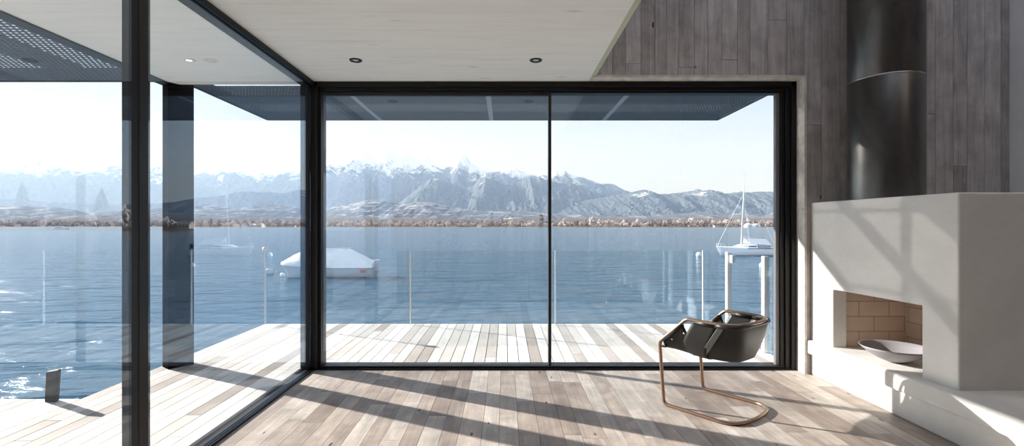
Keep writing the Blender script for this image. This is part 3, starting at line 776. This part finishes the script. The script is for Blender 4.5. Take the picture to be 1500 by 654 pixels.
# ------------------------------------------------------------------ far buildings
ROOF = principled('dull roof', (.42, .38, .36), .8); WHW = principled('white house wall', (.85, .84, .82), .8); TANW = principled('tan house wall', (.62, .5, .38), .8); DKR = principled('slate roof', (.09, .1, .14), .7)
WNM = principled('far window glass', (.05, .06, .08), .2)
def house(px_, Y, wpx, hpx, label, wm, rm, group=None, arch=False, z=.1):
    w = wpx / F * Y; h = hpx / F * Y
    r = thing('boathouse' if arch else 'house', label, 'building', (gx(px_, Y), Y, WATER + z), 0, group)
    if arch:
        n = 14; pr = [(w/2 * math.cos(math.pi*i/n), h * math.sin(math.pi*i/n)) for i in range(n + 1)]
        bm = BM(); a = [bm.verts.new((x, 0, zz)) for x, zz in pr]; b = [bm.verts.new((x, w, zz)) for x, zz in pr]
        bm.faces.new(a); bm.faces.new(b[::-1])
        for i in range(n): bm.faces.new((a[i], a[i+1], b[i+1], b[i]))
        obj('shell', bm, wm, r)
        boxes('gate', [((-w * .2, -.15, 0), (w * .2, -.02, h * .5))], rm, r)
    else:
        boxes('wall', [((-w/2, 0, 0), (w/2, w * .7, h * .6))], wm, r)
        bm = BM(); e = w * .06
        vs = [bm.verts.new(p) for p in ((-w/2-e, -e, h*.58), (w/2+e, -e, h*.58), (w/2+e, w*.7+e, h*.58), (-w/2-e, w*.7+e, h*.58), (-w/2-e, w*.35, h), (w/2+e, w*.35, h))]
        for f in ((0, 1, 5, 4), (2, 3, 4, 5), (0, 4, 3), (1, 2, 5), (0, 3, 2, 1)): bm.faces.new([vs[i] for i in f])
        obj('roof', bm, rm, r)
        for k in (-.28, 0, .28): boxes('window', [((w*k - w*.05, -.12, h*.2), (w*k + w*.05, -.02, h*.42))], WNM, r)
    return r
house(1099, 1262, 10, 6, 'left of the two white arched boathouses on the far shore', WHW, ROOF, arch=True)
house(1109.8, 1262, 9, 5.5, 'right of the two white arched boathouses on the far shore', WHW, ROOF, arch=True)
house(1052, 1262, 10, 5, 'low dark-roofed shed on the far shore, left of the sailboat mast', TANW, DKR)
house(345, 1262, 8, 5, 'left white house on the far shore behind the left glazing', WHW, ROOF)
house(357, 1262, 7, 6, 'right white house on the far shore behind the left glazing', WHW, ROOF)
house(702, 1280, 6, 4, 'small pale house on the far shore near the middle of the front window', WHW, ROOF)
house(1203, 288, 17, 11, 'tan house on the near right bank, mirrored in the dark column', TANW, ROOF, z=1.2)

# ------------------------------------------------------------------ boats
TARP = principled('white boat tarpaulin', (.80, .80, .80), .6, bump=(3.5, .6, .05), var=.05, vscale=2)
HULLG = principled('grey white hull', (.52, .53, .56), .4); HULLW = principled('white hull', (.85, .85, .86), .35)
DARK = principled('dark boat fittings', (.03, .035, .05), .5); REDM = principled('red paint', (.55, .08, .05), .5); ROPE = principled('rope', (.25, .24, .24), .9)
def hull_mesh(L, Bm, free, draft=.12, n=24, sheer=.12, stern=.85):
    """bow toward -x, waterline z=0; x from -L/2 to L/2"""
    R = []
    for i in range(n + 1):
        t = i / n; x = -L/2 + L * t
        w = Bm/2 * min(1, (math.sin(min(t * 1.7, 1) * math.pi / 2)) ** .8) * (1 - (1 - stern) * max(0, t - .6) / .4)
        top = free + sheer * (1 - t) ** 2
        xr = x - .0; rake = .35 * (1 - t) ** 6 
        prof = [(-1, top), (-.97, top * .6), (-.86, top * .2), (-.7, -draft * .3), (-.35, -draft), (0, -draft * 1.2), (.35, -draft), (.7, -draft * .3), (.86, top * .2), (.97, top * .6), (1, top)]
        R.append([(xr + rake * (1 - max(0, z) / top), w * k, z) for k, z in prof])
    bm = BM(); V = grid(bm, R)
    bm.faces.new(V[-1][::-1]) if True else None
    bmesh.ops.recalc_face_normals(bm, faces=bm.faces); return bm, R
# covered motorboat
Yb = 2.5 * F / 74
mb = thing('motorboat', 'moored motorboat under a white tarpaulin left of the corner post', 'boat', (gx(481, Yb), Yb, WATER), math.radians(4))
bm, R = hull_mesh(4.5, 1.75, .60, sheer=.10); obj('hull', bm, HULLG, mb, True)
bm = BM(); L = 4.5; rows = []
for i in range(31):
    t = i / 30; x = -L/2 - .02 + (L + .04) * t
    w = 1.82/2 * (math.sin(min(t * 1.7 + .02, 1) * math.pi / 2)) ** .8 * (1 - .12 * max(0, t - .6) / .4)
    if t < .22: zr = .68 + (1.28 - .68) * (t / .22) ** .8
    elif t < .74: zr = 1.28 + .10 * (t - .22) / .52
    else: zr = 1.38 - (1.38 - .75) * ((t - .74) / .26) ** 1.1
    ze = .66 + .10 * (1 - t) ** 2
    r = []
    for k in range(-8, 9):
        u = k / 8; au = abs(u)
        z = zr - (zr - ze) * (au ** 1.15) + .03 * math.sin(i * 1.9 + k * 1.3) * (.3 + au * (1 - au) * 2)
        r.append((x, w * 1.02 * u, z - (.16 if au == 1 else 0)))
    rows.append(r)
grid(bm, rows); bmesh.ops.recalc_face_normals(bm, faces=bm.faces)
for rr_ in (rows[0], rows[-1]):
    bm.faces.new([bm.verts.new(p) for p in rr_])
obj('tarpaulin', bm, TARP, mb, True)
bm = BM(); tube(bm, [(-1.25, 0, 1.31), (1.08, 0, 1.42)], .03, 8); obj('ridge_pole', bm, WHITEP, mb, True)
om = boxes('outboard_motor', [((2.24, -.14, .25), (2.52, .14, .85)), ((2.32, -.05, -.25), (2.44, .05, .3))], HULLG, mb, .05)
boxes('stern_plate', [((1.72, -.80, .28), (1.95, -.76, .40))], REDM, mb); 
boxes('keel_stripe', [((-1.7, -.80, .0), (2.0, -.785, .06))], DARK, mb)
bm = BM(); tube(bm, [(-2.2, 0, .55), (-2.5, .05, .3), (-2.72, .1, .18)], .012, 6); obj('mooring_line', bm, ROPE, mb)
# buoys
def buoy(px_, py_w, r, label, m, cap=None):
    Y = 2.5 * F / (py_w - VY); b_ = thing('buoy', label, 'buoy', (gx(px_, Y), Y, WATER))
    bm = BM(); bmesh.ops.create_uvsphere(bm, u_segments=20, v_segments=12, radius=r, matrix=Matrix.Translation((0, 0, r * .55))); obj('float', bm, m, b_, True)
    bm = BM(); tube(bm, [(0, 0, r * 1.5), (0, 0, r * 1.8)], r * .15, 8); obj('eye', bm, cap or DARK, b_, True)
buoy(394.5, 402, .21, 'grey round buoy floating left of the covered motorboat', principled('grey buoy', (.45, .46, .48), .5))
buoy(414, 405, .12, 'small white buoy at the bow of the covered motorboat', HULLW)
buoy(1024, 376, .24, 'white round buoy floating left of the sailboat', HULLW)
buoy(1116, 391, .16, 'white buoy with red top below the sailboat', HULLW, REDM)
# sailboat
Ys = 2.5 * F / 42.5
sb = thing('sailboat', 'white moored sailboat with bare mast near the right window frame', 'boat', (gx(1094, Ys), Ys, WATER), 0)
u = Ys / F                      # metres per photo pixel at the boat
bm, R = hull_mesh(90 * u, 1.9, .62, sheer=.14, stern=.7); obj('hull', bm, HULLW, sb, True)
bm = BM(); 
grid(bm, [[(x + .0, y * .99, z) for (x, y, z) in (r[0], (r[0][0], 0, r[0][2] + .05), r[-1])] for r in R]); obj('boat_deck', bm, HULLW, sb, True)
bm = BM()
pr = [(-28 * u, .66), (-20 * u, .74), (-8 * u, .93), (10 * u, .97), (12 * u, .62)]
a = [bm.verts.new((x, -.55 if i > 1 else -.3, z)) for i, (x, z) in enumerate(pr)]; b = [bm.verts.new((x, .55 if i > 1 else .3, z)) for i, (x, z) in enumerate(pr)]
grid_f = [bm.faces.new((a[i], a[i+1], b[i+1], b[i])) for i in range(4)]
lo_a = [bm.verts.new((x, -.62 if i > 1 else -.35, .6)) for i, (x, z) in enumerate(pr)]; lo_b = [bm.verts.new((x, .62 if i > 1 else .35, .6)) for i, (x, z) in enumerate(pr)]
for i in range(4): bm.faces.new((lo_a[i], lo_a[i+1], a[i+1], a[i])); bm.faces.new((b[i], b[i+1], lo_b[i+1], lo_b[i]))
bm.faces.new((lo_a[-1], lo_b[-1], b[-1], a[-1])); obj('cabin', bm, HULLW, sb)
boxes('cabin_window', [((-2 * u, -.615, .74), (9 * u, -.585, .84))], DARK, sb, .01)
boxes('rubbing_strake', [((-6 * u, -.965, .60), (42 * u, -.93, .65))], DARK, sb)
boxes('bottom_paint', [((-36 * u, -.93, -.02), (42 * u, -.90, .06))], DARK, sb)
boxes('cockpit_cover', [((12 * u, -.6, .62), (30 * u, .6, .92))], principled('grey cover', (.30, .31, .38), .6), sb, .05)
bm = BM()                      # tent over the boom
for (xx, zz) in (): pass
tp = [(-7 * u, 1.53), (27 * u, 1.46)]; wd = .55
v = [bm.verts.new(p) for p in ((-5*u, 0, 1.50), (28*u, 0, 1.42), (-1*u, -wd, 1.02), (31*u, -wd, .88), (-1*u, wd, 1.02), (31*u, wd, .88))]
bm.faces.new((v[0], v[1], v[3], v[2])); bm.faces.new((v[0], v[4], v[5], v[1])); bm.faces.new((v[1], v[5], v[3]))
o = obj('boom_tent', bm, TARP, sb); o.modifiers.new('s', 'SOLIDIFY').thickness = .02
bm = BM(); tube(bm, [(-8 * u, 0, 1.56), (28 * u, 0, 1.48)], .045, 8); obj('boom', bm, principled('grey spar', (.5, .47, .5), .4), sb, True)
bm = BM(); tube(bm, [(-8.5 * u, 0, .9), (-3 * u, 0, 6.95)], [.06, .035], 8); obj('mast', bm, principled('mast', (.72, .7, .7), .35), sb, True)
bm = BM(); tube(bm, [(-3.6 * u, -.16, 3.0), (-3.6*u - .1, .16, 3.0)], .015, 6); tube(bm, [(-3.0*u, 0, 6.9), (-3.0 * u, 0, 7.15)], .012, 6); obj('spreader', bm, DARK, sb)
bm = BM(); tube(bm, [(-5 * u, 0, 5.3), (-44 * u, 0, .78)], .012, 5); tube(bm, [(-3.5 * u, 0, 6.8), (42 * u, 0, .7)], .006, 5); tube(bm, [(-5 * u, 0, 5.3), (-2 * u, -.85, .66)], .007, 5); obj('stays', bm, WHITEP, sb)
bm = BM(); tube(bm, roundpath([(-43*u, -.1, .72), (-43*u, -.25, 1.02), (-36*u, -.35, 1.0), (-34*u, -.42, .7)], .05), .012, 6); tube(bm, roundpath([(-43*u, .1, .72), (-43*u, .25, 1.02), (-36*u, .35, 1.0), (-34*u, .42, .7)], .05), .012, 6); obj('bow_rail', bm, WHITEP, sb)
boxes('outboard_motor', [((43.5 * u, -.13, .62), (48 * u, .13, 1.0)), ((45.5 * u, -.05, -.2), (47 * u, .05, .65))], DARK, sb, .04)
# small distant white launch on the left
Yl = 420
la = thing('launch', 'distant white launch near the far shore at the left edge', 'boat', (gx(87, Yl), Yl, WATER), 0)
bm, R = hull_mesh(14, 3.4, 1.1, sheer=.3); obj('hull', bm, HULLW, la, True)
boxes('cabin', [((-3.5, -1.2, 1.1), (4.5, 1.2, 2.3))], HULLW, la, .35); boxes('cabin_window', [((-3, -1.24, 1.5), (4, -1.18, 1.9))], DARK, la, .02)

def nest(thing_, sub, part):
    ch = [o_ for o_ in bpy.data.objects if o_.parent == thing_]
    ps = [o_ for o_ in ch if o_.name.split('.')[0] == part]
    for o_ in ch:
        if o_.name.split('.')[0] == sub and ps:
            w_ = o_.location.copy(); p_ = min(ps, key=lambda q: 0 if len(ps) == 1 else abs((sum((Vector(v.co) for v in q.data.vertices), Vector()) / len(q.data.vertices) - (w_ if w_.length > 0 else sum((Vector(v.co) for v in o_.data.vertices), Vector()) / len(o_.data.vertices))).length))
            o_.parent = p_
for th, sub, part in ((cr, 'rivet', 'front_sling'), (mb, 'ridge_pole', 'tarpaulin'), (mb, 'stern_plate', 'hull'), (mb, 'keel_stripe', 'hull'), (sb, 'cabin_window', 'cabin'), (sb, 'rubbing_strake', 'hull'), (sb, 'bottom_paint', 'hull'), (sb, 'spreader', 'mast'), (sb, 'stays', 'mast'), (sb, 'boom_tent', 'boom'), (la, 'cabin_window', 'cabin'), (rb, 'clamp', 'post'), (ra, 'lamp_cap', 'panel_joint'), (ch, 'seam_ring', 'lower_pipe')):
    nest(th, sub, part)
# ------------------------------------------------------------------ haze over the far side of the lake
bm = BM(); box(bm, (-9000, 1200, WATER - 5), (9000, 6000, 900))
hz = obj('haze', bm); m = bpy.data.materials.new('morning haze'); m.use_nodes = True; t = NT(m); t.n.clear()
out = t.new('ShaderNodeOutputMaterial'); vs_ = t.new('ShaderNodeVolumeScatter')
HAZE = 1.8e-4
vs_.inputs['Color'].default_value = (.45, .63, 1.0, 1); vs_.inputs['Density'].default_value = HAZE; vs_.inputs['Anisotropy'].default_value = .2
t.l.new(vs_.outputs[0], out.inputs['Volume']); hz.data.materials.append(m)
tag(hz, 'thin blue haze hanging over the far shore and mountains', 'haze', kind='stuff')

# ------------------------------------------------------------------ sky, sun
w = bpy.data.worlds.new('sky'); bpy.context.scene.world = w; w.use_nodes = True
t = NT(w); t.n.clear(); wo = t.new('ShaderNodeOutputWorld'); bg = t.new('ShaderNodeBackground')
tc = t.new('ShaderNodeTexCoord'); s = t.new('ShaderNodeSeparateXYZ'); t.l.new(tc.outputs['Generated'], s.inputs[0])
el = s.outputs[2]
base = t.ramp(t.math('MAXIMUM', el, 0.0), [(0.0, (.88, .91, .96)), (.12, (.82, .88, .96)), (.24, (.66, .77, .93)), (.42, (.38, .53, .79)), (.7, (.45, .55, .75)), (1.0, (.95, .97, 1.0))])
# paler towards the sun side
side = t.math('MULTIPLY_ADD', s.outputs[0], -.5, .35, clamp=True)
side = t.math('MULTIPLY', side, t.math('SUBTRACT', 1.0, t.math('MULTIPLY', el, 2.0), clamp=True))
base = t.mix(side, base, (.93, .95, .99))
cl = t.noise(t.mapping(tc.outputs['Generated'], (2.2, 2.2, 16)), 1.6, 6, .6, .5)
clf = t.math('MULTIPLY', t.math('SUBTRACT', cl, .50, clamp=True), 2.2, clamp=True)
clf = t.math('MULTIPLY', clf, t.math('SUBTRACT', 1.0, t.math('MULTIPLY', el, 2.2), clamp=True))
base = t.mix(clf, base, (.97, .98, 1.0))
t.l.new(base, bg.inputs[0])
# slightly brighter away from the lake
st = t.math('ADD', .80, t.math('MULTIPLY', t.math('MULTIPLY', s.outputs[1], -1.0, clamp=True), .6))
t.l.new(st, bg.inputs[1]); t.l.new(bg.outputs[0], wo.inputs[0])
AZ = math.radians(26.6); EL = math.radians(20.5)
dirv = Vector((math.cos(EL) * math.cos(AZ), -math.cos(EL) * math.sin(AZ), -math.sin(EL)))
sl = bpy.data.lights.new('sun', 'SUN'); sl.energy = 10.0; sl.angle = math.radians(.6); sl.color = (1.0, .95, .89)
so = bpy.data.objects.new('sun', sl); C.objects.link(so); so.rotation_euler = dirv.to_track_quat('-Z', 'Y').to_euler()

# ------------------------------------------------------------------ camera
cd = bpy.data.cameras.new('camera'); co = bpy.data.objects.new('camera', cd); C.objects.link(co)
cd.sensor_width = 36; cd.lens = 36 * F / 1500; cd.shift_x = (750 - VX) / 1500; cd.shift_y = (VY - 327) / 1500
cd.clip_start = .05; cd.clip_end = 30000
co.location = (0, 0, EYE); co.rotation_euler = (math.pi / 2, 0, 0)
sc = bpy.context.scene; sc.camera = co
sc.view_settings.view_transform = 'Standard'; sc.view_settings.look = 'None'; sc.view_settings.gamma = 1; sc.view_settings.use_curve_mapping = False
sc.view_settings.exposure = 0.54
sc.cycles.caustics_reflective = True; sc.cycles.blur_glossy = 0.05; sc.cycles.sample_clamp_indirect = 12; sc.cycles.transparent_max_bounces = 24; sc.cycles.max_bounces = 10
